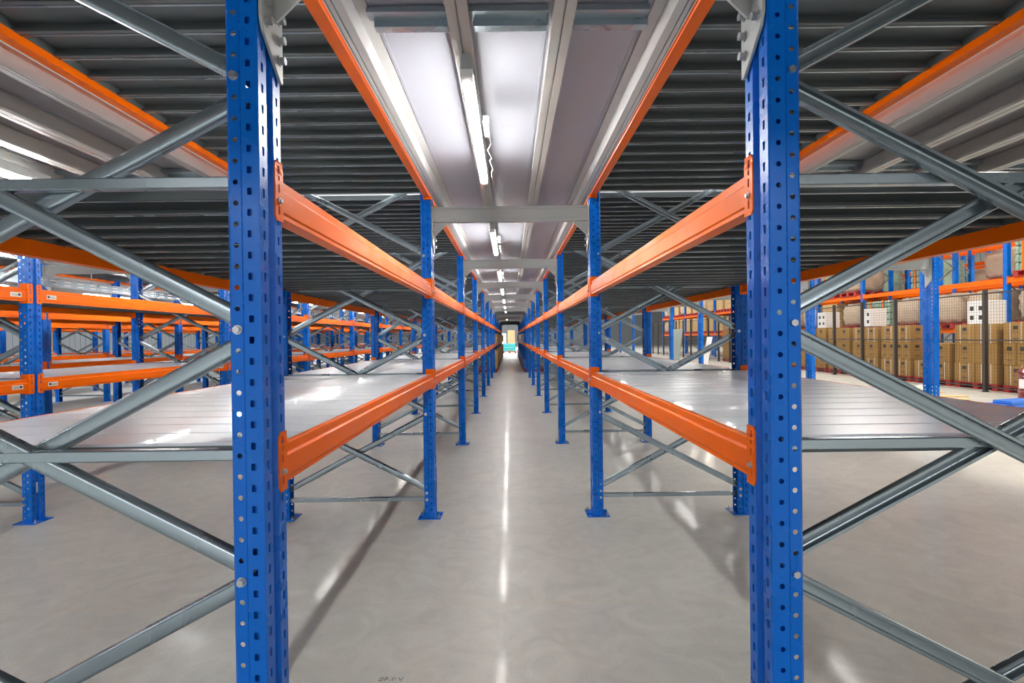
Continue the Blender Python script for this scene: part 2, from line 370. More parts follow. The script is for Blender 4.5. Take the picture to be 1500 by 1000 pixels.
# ------------------------------------------------------------------ racks
RUN = {'A': ('first run opposite the fence', -(.6 + .5925), +1),
       'B': ('run nearest the fence', (.6 + .5925), -1),
       'C': ('second run opposite the fence', -(3.645 + .5925), +1),
       'D': ('third run opposite the fence', -(5.95 + .5925), +1),
       'E': ('fourth run opposite the fence', -(9.35 + .5925), +1),
       'F': ('fifth run opposite the fence', -(11.75 + .5925), +1)}
NB = 15
spans = {'A': (1, NB), 'B': (1, NB), 'C': (1, 13), 'D': (2, 13), 'E': (3, 13), 'F': (3, 12)}
for r, (rn, x, s) in RUN.items():
    k0, k1 = spans[r]; main = r in 'AB'
    for k in range(k0, k1 + 1):
        det = (2 if k <= 5 else 1 if k <= 8 else 0) if main else (2 if (r == 'C' and k <= 3) else 1 if k <= 5 else 0)
        upright_frame(x, k, s, f'blue perforated upright frame with grey cross bracing, {ORD[k]} down the {rn}', f'upright frames of the {rn}', det)
    kb0 = k0
    for k in range(kb0, k1):
        det = (2 if k <= 2 else 1 if k <= 6 else 0) if main else (1 if k <= 3 else 0)
        for side, sx, wd in ((s, x + s * .5925, 'aisle-side' if main else 'near-side'), (-s, x - s * .5925, 'outer' if main else 'far-side')):
            for z, lv in ((.995, 'lower'), (1.68, 'upper')):
                rack_beam(sx, k, side, z, f'orange {lv} {wd} shelf beam, {ORD[k]} bay of the {rn}', f'{lv} shelf beams of the {rn}', det, sticker=(r == 'C' and side > 0 and k <= 2))
        for z, lv in ((1.095, 'lower'), (1.78, 'upper')):
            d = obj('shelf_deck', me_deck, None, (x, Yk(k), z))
            tag(d, f'grey ribbed steel {lv} shelf deck, {ORD[k]} bay of the {rn}', 'shelf', f'{lv} shelf decks of the {rn}')
    km0 = 0 if main else k0
    for k in range(km0, k1):
        det = (1 if k <= 6 else 0) if main else 0
        bay = 'bay over the camera' if k == 0 else f'{ORD[k]} bay'
        for side, sx, wd in ((s, x + s * .5925, 'aisle-side' if main else 'near-side'), (-s, x - s * .5925, 'outer' if main else 'far-side')):
            rack_beam(sx, k, side, 2.424, f' orange {wd} beam under the mezzanine, {bay} of the {rn}', f'mezzanine beams of the {rn}', det, tall=True)
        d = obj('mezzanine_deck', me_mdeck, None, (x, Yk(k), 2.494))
        tag(d, f'dark ribbed mezzanine deck, {bay} of the {rn}', 'deck', f'mezzanine decks of the {rn}')

# ------------------------------------------------------------------ aisle ceilings, cross beams, lamps
def aisle_parts(xa, xb, pitch, mp='panel', me_='edge'):
    W = xb - xa; n = max(1, round((W - .2) / pitch)); w = (W - .2) / n; L0, L1 = .0, S
    pan, ribs, edge = [], [], []
    for i in range(n):
        a = xa + .1 + i * w
        b = MB(); b.box(a + .002, a + w - .002, L0, L1, 2.450, 2.456)
        # shallow stiffening crimps along both long sides
        b.box(a + .04, a + .052, L0, L1, 2.446, 2.450); b.box(a + w - .052, a + w - .04, L0, L1, 2.446, 2.450)
        pan.append(b.mesh('ceiling_sheet', M[mp]))
    for i in range(n + 1):
        a = xa + .1 + i * w; b = MB()
        if 0 < i < n:
            b.prism([(a - .034, 2.368), (a - .003, 2.368), (a - .003, 2.376), (a + .003, 2.376), (a + .003, 2.368), (a + .034, 2.368), (a + .034, 2.384), (a + .028, 2.384), (a + .028, 2.45), (a - .028, 2.45), (a - .028, 2.384), (a - .034, 2.384)], 'y', L0, L1)
            ribs.append(b.mesh('ceiling_rib', M['rib']))
    for sg, xe in ((1, xa), (-1, xb)):
        b = MB()
        pr = [(0.042, 2.368), (.046, 2.368), (.046, 2.376), (.050, 2.376), (.050, 2.368), (.064, 2.368), (.064, 2.376), (.068, 2.376), (.068, 2.368), (.096, 2.368), (.096, 2.440), (.135, 2.440), (.135, 2.446), (0.042, 2.446)]
        pr_old = [(0.003, 2.368), (.028, 2.368), (.028, 2.376), (.034, 2.376), (.034, 2.368), (.052, 2.368), (.052, 2.378), (.058, 2.378), (.058, 2.368), (.088, 2.368), (.088, 2.385), (.096, 2.395), (.096, 2.440), (.135, 2.440), (.135, 2.446), (0.003, 2.446)]
        b.prism([(xe + sg * u, v) for u, v in pr], 'y', L0, L1)
        edge.append(b.mesh('edge_channel', M[me_]))
    return pan, ribs, edge, w, n
def splice(w):
    b = MB(); b.box(-w / 2 + .03, w / 2 - .045, -.03, .02, 2.425, 2.445); b.box(-w / 2 + .045, w / 2 - .04, .02, .055, 2.405, 2.446)
    return b.mesh('splice_bracket', M['zinc'])
def cross_beam_meshes(W, h, zt, m):
    """beam with flanged profile across an aisle, local x from -W/2 to W/2"""
    hw = W / 2 - .009
    prof = [(-.03, zt - h), (.03, zt - h), (.03, zt - h + .006), (-.022, zt - h + .012), (-.022, zt - .02), (-.028, zt - .014), (-.03, zt), (.03, zt), (.03, zt - .006), (.0, zt - .006), (-.016, zt - .012), (-.016, zt - h + .016), (.03, zt - h + .012), (.032, zt - h), (.032, zt - h - .001), (-.03, zt - h - .001)]
    prof = [(-.03, zt - h), (.03, zt - h), (.03, zt), (-.03, zt), (-.03, zt - .014), (-.022, zt - .020), (-.022, zt - h + .026), (-.027, zt - h + .022), (-.027, zt - h + .014), (-.03, zt - h + .010)]
    body = MB().prism(prof, 'x', -hw, hw).mesh('cross_aisle_beam', m)
    z1, zl, zh = zt, zt - h - .23, zt - h - .15
    pl = []
    for sg in (-1, 1):
        b = MB(); pr = [(-.06, z1), (.058, z1), (.058, zl), (.045, zl), (-.048, zh), (-.06, zh + .03)]
        b.prism(pr, 'x', sg * W / 2 - sg * .0035, sg * W / 2 - sg * .0115)
        plate = b.mesh('end_plate', m, bevel=.0015)
        g = MB(); xo = sg * (W / 2 - .0115)
        g.prism([(xo, zt - h), (xo - sg * .105, zt - h), (xo - sg * .105, zt - h - .012), (xo - sg * .01, zt - h - .105), (xo, zt - h - .105)], 'y', -.004, .004)
        gus = g.mesh('gusset', m)
        bolts = []
        for y, zz in ((-.035, .05), (-.035, .10), (-.035, .15), (.035, .07), (.035, .12), (.035, .17)):
            z = zt - h - zz + (.02 if y < 0 else -.02) + .01
            q = MB(); q.cyl((xo, y, z), (xo - sg * .004, y, z), .0125, 14); q.cyl((xo - sg * .004, y, z), (xo - sg * .016, y, z), .0105, 6); bolts.append(q.mesh('bolt', M['bolt']))
        pl.append((plate, gus, bolts))
    return body, pl
def cross_beam(x, k, kit, label, group, bolts):
    body, pl = kit
    t = tag(obj('cross_aisle_beam', body, None, (x, Yk(k), 0)), label, 'beam', group)
    for plate, gus, bo in pl:
        p = obj('end_plate', plate, t); obj('gusset', gus, t)
        if bolts:
            for q in bo: obj('bolt', q, p)
    return t
def lamp_meshes():
    h = MB(); h.prism([(-.016, .062), (-.022, 0.010), (-.022, .006), (.022, .006), (.022, .010), (.016, .062)], 'y', 0, 1.36)
    t = MB(); t.prism([(.021 * math.cos(a), -.008 + .019 * math.sin(a)) for a in [i * PI / 6 for i in range(12)]], 'y', .045, 1.315)
    e = MB(); e.box(-.021, .021, 0, .045, -.022, .006)
    e2 = MB(); e2.box(-.021, .021, 1.315, 1.36, -.022, .006)
    pts = [(.034, 1.0, .01), (.055, .98, -.02), (.06, .92, -.045), (.05, .82, -.01), (.045, .6, .012), (.05, .3, .008), (.044, .0, .014), (.05, -.3, .02)]
    c = MB()
    pts = [(.032, .48, .012), (.060, .52, -.022), (.066, .60, -.045), (.052, .70, -.03), (.042, .80, -.004), (.060, .90, -.012), (.044, 1.0, .006), (.060, 1.10, -.008), (.046, 1.22, .01), (.050, 1.6, .02), (.046, 2.0, .03)]
    for p, q in zip(pts, pts[1:]): c.cyl(p, q, .0018, 6)
    j = MB(); j.box(.036, .062, .46, .62, -.006, .03)
    return h.mesh('lamp_housing', M['grey']), t.mesh('lamp_tube', M['tube'], smooth=True), e.mesh('end_cap', M['white']), e2.mesh('end_cap_far', M['white']), c.mesh('cable', M['grey']), j.mesh('junction_box', M['grey'])
LM = lamp_meshes()
def lamp(x, y, z, label, group, detail=1):
    t = thing('ceiling_lamp', label, 'lamp', (x, y, z), 0, group)
    obj('lamp_housing', LM[0], t); obj('lamp_tube', LM[1], t); obj('end_cap', LM[2], t); obj('end_cap', LM[3], t)
    if detail: obj('cable', LM[4], t); obj('junction_box', LM[5], t)
    return t

AIS = [('main', -.6, .6, 0, NB, .333, -.157), ('first side', -3.645, -1.785, 0, 13, .333, -2.78), ('second side', -5.95, -4.83, 1, 12, .333, -5.3),
       ('third side', -9.35, -7.135, 2, 12, .36, -8.2), ('fence-side', 1.785, 5.40, 0, 13, .36, 3.55)]
for an, xa, xb, ka, kb, pitch, lx in AIS:
    xc = (xa + xb) / 2; W = xb - xa
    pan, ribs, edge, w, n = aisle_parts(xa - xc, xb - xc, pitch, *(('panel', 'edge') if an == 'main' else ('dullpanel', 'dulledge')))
    wide = an == 'fence-side'
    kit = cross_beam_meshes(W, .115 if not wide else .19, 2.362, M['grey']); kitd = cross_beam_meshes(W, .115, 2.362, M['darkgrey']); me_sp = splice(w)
    for k in range(ka, kb):
        c = tag(obj('ceiling', None, None, (xc, Yk(k), 0)), kind='structure')
        for p in pan: obj('ceiling_sheet', p, c)
        for p in ribs: obj('ceiling_rib', p, c)
        for p in edge: obj('edge_channel', p, c)
        if (an == 'main' and k == 0) or (wide and k <= 1) or (an == 'first side' and k <= 1):
            yy = 1.80 - Yk(0) if an == 'main' else 2.1
            for i in range(n): obj('splice_bracket', me_sp, c, (-W / 2 + .1 + (i + .5) * w, yy, 0))
        if k >= (1 if ka == 0 else ka):
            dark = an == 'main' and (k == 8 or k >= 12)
            if an != 'main' or True:
                cross_beam(xc, k, kitd if dark else kit, f'{"dark" if dark else "pale"} grey cross beam over the {an} aisle at the {ORD[k]} frame', f'cross beams over the {an} aisle', (an == 'main' and k <= 3))
        if lx is not None and (0 < k <= (7 if an == 'main' else 8) or (an == 'main' and k == 10)) and not (wide and k == 1):
            lab = f'lit white tube lamp under the {an} aisle ceiling, {ORD[k]} bay' if k > 0 else f'lit white tube lamp under the {an} aisle ceiling, above the camera bay'
            lamp(lx, Yk(k) + .58, 2.306, lab, f'tube lamps of the {an} aisle', k <= 3)
# tube lamps hang on the rib underside
# free-standing wide posts on the fence side
me_wpost = me_post.copy(); me_wpost.name = 'support_post'; me_wpost.transform(Matrix.Rotation(PI, 4, 'Z') @ Matrix.Diagonal((1.06, 1.58, 1, 1)))
b = MB(); b.box(-.05, .13, -.13, .13, 0, .006); me_wfoot = b.mesh('foot_plate_wide', M['blue'])
for k in range(2, 14):
    t = tag(obj('support_post', me_wpost, None, (5.40, Yk(k) + .015, 0)), f'wide blue perforated post standing alone at the {ORD[k]} frame of the fence-side aisle', 'post', 'posts along the fence-side aisle')
    obj('foot_plate', me_wfoot, t)

# ------------------------------------------------------------------ shell of the hall
b = MB(); b.box(-32, 34, -34, 84, -.1, 0); struct('floor', b.mesh('floor', M['floor']))
b = MB(); b.box(-32, 34, -34, 84, 9.5, 9.6); struct('ceiling', b.mesh('hall_roof', M['roof']))
def clad(name, x0, x1, y0, y1):
    b = MB(); along = (y1 - y0) > (x1 - x0)
    b.box(x0, x1, y0, y1, 0, 9.5)
    n = int(((y1 - y0) if along else (x1 - x0)) / .5)
    for i in range(n):
        if along: xx = (x1 if x0 < 0 else x0); b.box(xx - .03, xx + .03, y0 + i * .5, y0 + i * .5 + .2, 0, 9.5)
        else: yy = (y1 if y0 < 0 else y0); b.box(x0 + i * .5, x0 + i * .5 + .2, yy - .03, yy + .03, 0, 9.5)
    struct(name, b.mesh(name, M['wall']))
clad('wall_left', -32.2, -32, -34, 84); clad('wall_right', 34, 34.2, -34, 84); clad('wall_back', -32, 34, 84, 84.2); clad('wall_front', -32, 34, -34.2, -34)

# ------------------------------------------------------------------ goods
def carton_mesh(w, d, h, name, m, strap=False):
    b = MB(); b.box(-w / 2, w / 2, -d / 2, d / 2, 0, h)
    return b.mesh(name, m, bevel=.006)
def mark_mesh(w, d, h):
    b = MB(); e = .0015
    for sg, ax in ((-1, 'x'), (-1, 'y')):
        def R(u0, u1, z0, z1):
            if ax == 'x': b.box(-w / 2 - e, -w / 2 + .001, u0, u1, z0, z1)
            else: b.box(u0, u1, -d / 2 - e, -d / 2 + .001, z0, z1)
        R(-.06, .06, h * .66, h * .84); R(-.09, .09, h * .55, h * .565); R(-.08, .08, h * .50, h * .512); R(-.07, .07, h * .22, h * .25); R(-.05, .05, h * .17, h * .185)
    return b.mesh('printed_mark', M['ink'])
def strap_mesh(w, d, h):
    b = MB(); e = .003
    for u in (-.13, .13):
        b.box(-w / 2 - e, w / 2 + e, u - .006, u + .006, h, h + e); b.box(-w / 2 - e, -w / 2, u - .006, u + .006, 0, h + e); b.box(w / 2, w / 2 + e, u - .006, u + .006, 0, h + e)
    return b.mesh('strap', M['white'])
CT = {}
for key, (w, d, h) in {'a': (.42, .58, .46), 'b': (.42, .29, .48), 'c': (.6, .6, .5)}.items():
    CT[key] = (w, d, h, carton_mesh(w, d, h, 'carton', M['card']), mark_mesh(w, d, h), strap_mesh(w, d, h))
def carton(key, x, y, z, label, group, strap=False, rz=0.0, parts=True, ):
    w, d, h, me, mk, st = CT[key]
    o = tag(obj('carton', me, None, (x, y, z), rz), label, 'box', group)
    if parts:
        obj('printed_mark', mk, o)
        if strap: tag(obj('strap', st, o), 'thin white strap')
    return o
b = MB()
for x in (-.52, 0, .52):
    for y in (-.42, 0, .42): b.box(x - .07, x + .07, y - .06, y + .06, .02, .12)
    b.box(x - .07, x + .07, -.5, .5, 0, .02)
for y in [-.45 + i * .15 for i in range(7)]: b.box(-.6, .6, y - .05, y + .05, .12, .145)
me_pallet = b.mesh('pallet', M['redplastic'])
def pallet(x, y, z, rz, label, group): return tag(obj('pallet', me_pallet, None, (x, y, z), rz), label, 'pallet', group)

# fence: panels of wire mesh between dark posts
FX = 10.7; FP = 1.42; FY = 9.35
b = MB()
for i in range(1, int(FP / .07)): b.box(-.0018, .0018, i * .07 - .0018, i * .07 + .0018, .12, 2.2)
for i in range(int(2.1 / .07)): b.box(-.0018, .0018, .03, FP - .05, .12 + i * .07, .1236 + i * .07)
me_fmesh = b.mesh('wire_infill', M['wire'])
b = MB(); b.box(-.015, .015, .03, FP - .05, 0, .03)
me_frail = b.mesh('rail', M['fence'])
b = MB(); b.box(-.04, .04, -.04, .02, 0, 2.3); b.box(-.08, .08, -.04, .02, 0, .01); me_fpost = b.mesh('fence_post', M['fence'])
for i in range(24):
    y = FY + i * FP
    t = thing('fence_panel', f'dark steel wire-mesh fence panel, {ORD[i + 1]} along the fence' if i < 23 else 'dark steel wire-mesh fence panel, last along the fence', 'fence', (FX, y, 0), 0, 'fence panels in front of the cartons')
    obj('fence_post', me_fpost, t); [obj('rail', me_frail, t, (0, 0, z)) for z in (2.2, .1, 1.15)]; obj('wire_infill', me_fmesh, t)
# carton stacks on red pallets behind the fence
random.seed(3)
row = 'cartons stacked behind the fence'
for i in range(14):
    y = 10.2 + i * 1.34; x = 11.55
    pallet(x, y, 0, PI / 2, f'red slatted pallet, {ORD[i + 1]} along the row behind the fence', 'red pallets behind the fence')
    z = .147
    rows = [3, 3, 3, 2, 3, 3, 3, 3, 3, 3, 4, 3, 4, 3][i]
    for lv in range(rows):
        key = 'b' if (lv == 1 and i % 3 == 1) else 'a'
        w, d, h = CT[key][:3]
        nn = 4 if key == 'b' else 2
        for c in range(nn):
            if lv == rows - 1 and c == nn - 1 and i % 4 == 3: continue
            yy = y - .6 + .008 + (c + .5) * (1.19 / nn)
            where = ['lowest', 'second', 'third', 'fourth'][lv]
            pos = {2: ['nearer', 'farther'], 4: ['nearest', 'second', 'third', 'farthest']}[nn][c]
            carton(key, x - .27 + random.uniform(-.012, .012), yy, z, f'brown carton, {where} tier, {pos} one on the {ORD[i + 1]} pallet behind fence', row, strap=(lv != 1 and i < 6), parts=i < 9)
        if lv == rows - 1 or True:
            pass
        z += h + .0045
    # rear half of the stack, one tall carton per side
    z = .147
    for lv in range(rows):
        h = CT['a'][2]
        for c in range(2):
            carton('a', x + .18, y - .6 + .008 + (c + .5) * .595, z, f'brown carton in rear half, {["lowest","second","third","fourth"][lv]} tier, {["nearer","farther"][c]}, {ORD[i+1]} pallet', 'rear cartons behind the fence', parts=False)
        z += h + .0045 if lv != 1 or i % 3 != 1 else CT['b'][2] + .0045

# tall pallet racking behind
me_tpost = MB().prism([(-.05, -.06), (.05, -.06), (.05, -.02), (.035, -.015), (.035, .015), (.05, .02), (.05, .06), (-.05, .06)], 'z', 0, 7.2).mesh('tall_post', M['blue'])
def tall_frame(x, y, label, grp):
    t = thing('pallet_rack_frame', label, 'rack frame', (x, y, 0), 0, grp)
    obj('upright_post', me_tpost, t, (-.5, 0, 0)); obj('upright_post', me_tpost, t, (.5, 0, 0))
    obj('bracing', me_tbr, t)
b = MB()
for i in range(9):
    z = .3 + i * .75; a, c = (-.46, .46) if i % 2 else (.46, -.46)
    b.bar((a, 0, z), (c, 0, z + .75), [(-.016, -.012), (.016, -.012), (.016, .012), (-.016, .012)])
me_tbr = b.mesh('bracing', M['zinc'])
b = MB(); b.prism([(-.025, 0), (.025, 0), (.025, .13), (-.005, .13), (-.025, .115)], 'y', .06, 2.74); b.box(-.055, .03, .058, .064, -.04, .17); b.box(-.055, .03, 2.736, 2.742, -.04, .17)
me_tbeam = b.mesh('pallet_beam', M['orange'])
# loads
def pack_mesh():
    b = MB()
    for iz in range(4):
        for iy in range(9):
            for ix in (0, 1, 2):
                if ix == 0 or iy in (0,):
                    x = -.45 + ix * .11; y = -.5 + iy * .125; z = .01 + iz * .21
                    b.cyl((x, y, z), (x, y, z + .14), .055, 8); b.cyl((x, y, z + .14), (x, y, z + .2), .055, 8, 0, .018)
    b.box(-.42, .5, -.5, .52, 0, .84)
    return b.mesh('bottle_pack', M['pack'])
me_pack = pack_mesh()
b = MB(); b.box(-.525, -.515, -.03, .03, 0, .855); b.box(-.52, .5, -.03, .03, .845, .855)
me_packstrap = b.mesh('strap_orange', M['orange'])
def sack_mesh():
    bm = bmesh.new(); bmesh.ops.create_cube(bm, size=1); bmesh.ops.subdivide_edges(bm, edges=bm.edges, cuts=5, use_grid_fill=True)
    for v in bm.verts:
        p = v.co; r = p.length
        q = p.normalized() * .6; p = p.lerp(q, .45)
        p.z += .06 * math.sin(p.y * 17) * math.sin(p.x * 9); p.x += .03 * math.sin(p.z * 21)
        v.co = Vector((p.x * .95, p.y * 1.05, max(0, (p.z + .5) * .85)))
    me = bpy.data.meshes.new('sack_load'); bm.to_mesh(me); bm.free(); me.materials.append(M['sack'])
    for p in me.polygons: p.use_smooth = True
    return me
me_sack = sack_mesh()
TC = carton_mesh(1.0, .95, .9, 'tall_carton', M['card2']); WC = carton_mesh(.5, .5, .55, 'white_carton', M['wcard'])
b = MB()
for u in (-.12, .12):
    for z in (.1, .32): b.box(-.2515, -.249, u - .05, u + .05, z, z + .1)
me_wm = b.mesh('printed_mark_white', M['ink'])
b = MB()
for z in (0, .3, .6):
    for y in (-.48, -.16, .16): b.box(-.5, .5, y + .004, y + .312, z, z + .292)
me_pile = b.mesh('carton_load', M['card2'], bevel=.006)
random.seed(11)
levels = [1.33, 2.58, 3.85, 4.55, 5.3]
racks = [(13.1, 'front tall rack'), (14.35, 'back tall rack'), (18.2, 'farther tall rack')]
for ri, (rx, rn) in enumerate(racks):
    for j in range(0, 13):
        y = 10.9 + j * 2.8 + ri * .9
        tall_frame(rx, y, f'tall blue pallet rack frame, {ORD[j + 1]} along the {rn} behind the fence', f'frames of the {rn}')
        if j == 12: break
        for li, z in enumerate(levels):
            for sg, wd in ((-1, 'front'), (1, 'rear')):
                o = obj('pallet_beam', me_tbeam, None, (rx + sg * .53, y + (2.8 if sg < 0 else 0), z), PI if sg < 0 else 0)
                # rotate so that connectors always sit inside the bay
                tag(o, f'orange {wd} beam at the {ORD[li + 1]} level, {ORD[j + 1]} bay of the {rn}', 'beam', f'beams of the {rn}')
            if li > 1 and True: continue
            if li == 1 and ri == 0 and j in (1, 2): continue
            for c in range(2):
                if random.random() < .08 and j > 0: continue
                yy = y + .75 + c * 1.3; zz = z + .13
                pl = f'red pallet at the {ORD[li + 1]} level, {["nearer","farther"][c]} place, {ORD[j + 1]} bay, {rn}'
                pallet(rx, yy, zz, 0, pl, f'pallets on the {rn}')
                if j < 3 and ri == 0: kind = 'pack' if (li == 1 or (j + c) % 3 == 0) else 'sack'
                elif j < 6: kind = random.choice(['sack', 'sack', 'pile', 'pack'])
                else: kind = random.choice(['pile', 'tall', 'sack'])
                zz += .147; where = f'{["nearer","farther"][c]} place, {ORD[li + 1]} level, {ORD[j + 1]} bay, {rn}'
                if kind == 'pack':
                    o = tag(obj('bottle_pack', me_pack, None, (rx, yy, zz)), 'wrapped green bottle load, ' + where, 'bottle pack', 'wrapped bottle loads'); [tag(obj('strap', me_packstrap, o, (0, q, 0)), 'orange strap') for q in (-.3, .3)]
                elif kind == 'sack': tag(obj('sack_load', me_sack, None, (rx, yy, zz)), 'wrapped beige sack load, ' + where, 'sack', 'wrapped sack loads')
                elif kind == 'pile': tag(obj('carton_load', me_pile, None, (rx, yy, zz)), 'wrapped pale carton load, ' + where, 'box', 'wrapped carton loads')
                else: tag(obj('large_carton', TC, None, (rx, yy, zz)), 'large pale carton, ' + where, 'box', 'large cartons on the racks')
for i, (y, x) in enumerate(((12.88, 11.4), (16.9, 11.4), (19.28, 11.4))):
    o = tag(obj('white_carton', WC, None, (x - .05, y, (.147 + .4645 * 3 + .002) + (.02 if i != 0 else .0))), ['white printed carton on top of the brown carton row, nearest of three', 'white printed carton on top of the brown row, middle of three', 'white printed carton on top of the brown row, farthest of three'][i], 'box', 'white cartons'); obj('printed_mark', me_wm, o)

# loose things on the floor by the fence
def drum():
    t = thing('steel_drum', 'dark red drum with clamped lid standing before the fence at picture edge', 'drum', (9.86, 10.15, 0))
    b = MB(); pr = [(.24, 0), (.25, .02), (.25, .2), (.258, .22), (.25, .24), (.25, .48), (.258, .5), (.25, .52), (.26, .56)]
    for (r0, z0), (r1, z1) in zip(pr, pr[1:]): b.cyl((0, 0, z0), (0, 0, z1), r0, 28, 0, r1)
    obj('drum_body', b.mesh('drum_body', M['darkred'], smooth=True), t)
    b = MB(); b.cyl((0, 0, .56), (0, 0, .60), .275, 28); b.cyl((0, 0, .60), (0, 0, .68), .25, 28, 0, .17); b.cyl((0, 0, .68), (0, 0, .72), .17, 28, 0, .06)
    obj('lid', b.mesh('lid', M['darkred'], smooth=True), t)
    b = MB(); b.cyl((-.28, -.05, .58), (-.22, -.05, .70), .018, 8); b.cyl((-.22, -.05, .70), (-.1, -.03, .76), .018, 8); b.cyl((-.1, -.03, .76), (0, 0, .72), .018, 8)
    obj('clamp', b.mesh('clamp', M['bolt']), t)
    b = MB(); b.box(-.262, -.25, -.08, .06, .28, .46); obj('paper_label', b.mesh('paper_label', M['sticker']), t)
drum()
def slab(x, y, z, rz, w, d, h, m, name, label, cat, group=None):
    b = MB(); b.box(-w / 2, w / 2, -d / 2, d / 2, 0, h); return tag(obj(name, b.mesh(name, m, bevel=min(h * .2, .01)), None, (x, y, z), rz), label, cat, group)
slab(9.25, 9.75, .0, .15, 1.3, .35, .07, M['blueplastic'], 'blue_slab', 'blue plastic slab lying lowest of the stack before the drum', 'slab', 'blue slabs')
slab(9.3, 9.78, .071, .3, 1.2, .3, .06, M['blueplastic'], 'blue_slab', 'blue plastic slab lying across the top of the lower slab', 'slab', 'blue slabs')
slab(8.3, 9.4, 0, -.4, .7, .1, .03, M['blueplastic'], 'blue_strip', 'short blue strip on the floor before the timber', 'strip')
pl = [(6.5, 10.6, .08, 1.8), (7.3, 11.0, -.06, 2.0), (8.3, 10.75, .05, 1.6), (8.6, 11.4, -.08, 1.9), (7.2, 11.75, .03, 2.0), (8.8, 12.1, .06, 1.8), (7.0, 12.4, -.04, 1.9)]
for i, (x, y, rz, L) in enumerate(pl):
    slab(x, y, 0, rz, L, .14, .025, M['wood'], 'timber_plank', f'pale timber plank, {ORD[i + 1]} nearest of the scattered planks on the floor', 'plank', 'scattered planks')
for i, (x, y, rz) in enumerate(((6.2, 8.3, .1), (6.9, 8.35, -.1), (7.6, 8.2, .05))):
    slab(x + 1.1, y + 1.7, .0, rz, .55, .22, .02, M['orange'], 'orange_offcut', f'flat orange offcut on the floor, {ORD[i + 1]} from the blue post', 'offcut', 'orange offcuts')
def crumple(x, y, s, m, name, label, cat, seed):
    rnd = random.Random(seed); bm = bmesh.new(); bmesh.ops.create_icosphere(bm, subdivisions=3, radius=1)
    for v in bm.verts:
        v.co *= rnd.uniform(.7, 1.1); v.co.z = max(0, v.co.z * .6 + .05)
    bmesh.ops.scale(bm, verts=bm.verts, vec=(s, s * .8, s))
    me = bpy.data.meshes.new(name); bm.to_mesh(me); bm.free(); me.materials.append(m)
    return tag(obj(name, me, None, (x, y, 0)), label, cat)
crumple(9.6, 12.6, .22, M['film'], 'plastic_bag', 'crumpled pale plastic bag on the floor before the fence', 'bag', 1)
crumple(8.9, 12.9, .16, M['wcard'], 'paper_wrap', 'white and red crumpled wrapping beside the plastic bag', 'wrapping', 2)
crumple(6.8, 13.4, .3, M['card2'], 'torn_cardboard', 'torn cardboard heap on the floor beside the blue post', 'cardboard', 3)
crumple(6.9, 19.0, .4, M['film'], 'packing_film', 'heap of pale packing film on the floor farther down', 'wrapping', 4)
b = MB(); b.box(0, .04, -.9, .9, 0, 1.7); o = tag(obj('grey_board', b.mesh('grey_board', M['board']), None, (8.6, 28.6, .0), 0, 0, .12), 'large grey-green board leaning upright before the fence', 'board')
b = MB(); b.box(0, .03, -.3, .3, 0, 1.3); o = tag(obj('white_board', b.mesh('white_board', M['wcard']), None, (8.6, 24.0, .0), 0, 0, .18), 'narrow white board leaning before the fence', 'board')

# goods far down the main aisle
random.seed(5)
b = MB(); b.box(-.3, .3, -.3, .3, 0, .72); me_tallc = b.mesh('tall_goods_carton', M['card2'], bevel=.008)
b = MB(); b.box(-.25, .25, -.25, .25, 0, .42); me_smallc = b.mesh('small_goods_carton', M['card2'], bevel=.008)
me_smallw = b.mesh('small_white_carton', M['wcard'], bevel=.008)
b = MB(); b.box(-.26, .26, -.26, .26, 0, .3); b.box(-.28, .28, -.28, .28, .26, .3)
me_bcrate = b.mesh('blue_crate', M['blueplastic'], bevel=.006)
for k in range(8, 15):
    for j in range(2):
        y = Yk(k) + .8 + j * 1.25
        w = f'{["nearer","farther"][j]} place, {ORD[k]} bay of the'
        pallet(-1.02, y, 0, PI / 2, f'red pallet on the floor, {w} first run', 'floor pallets down the main aisle')
        for q in (0, 1): tag(obj('tall_carton', me_tallc, None, (-.80, y - .31 + q * .62, .147)), f'tall tan carton on floor pallet, {["near","far"][q]} half, {w} first run', 'box', 'tall cartons down the main aisle')
        for q in (0, 1): tag(obj('shelf_carton', me_smallc, None, (-.75, y - .3 + q * .56, 1.097)), f'tan carton on the lower shelf, {["near","far"][q]} half, {w} first run', 'box', 'shelf cartons down the main aisle')
        pallet(1.02, y, 0, PI / 2, f'red pallet on the floor, {w} run nearest the fence', 'floor pallets down the main aisle')
        for q in (0, 1): tag(obj('plastic_crate', me_bcrate, None, (.78, y - .33 + q * .66, .147)), f'blue plastic crate on floor pallet, {["near","far"][q]} half, {w} fence run', 'crate', 'blue crates down the main aisle')
        if k >= 9:
            for q in (0, 1): tag(obj('shelf_carton', me_smallw, None, (.75, y - .3 + q * .56, 1.097)), f'white carton on the lower shelf, {["near","far"][q]} half, {w} fence run', 'box', 'white cartons down the main aisle')
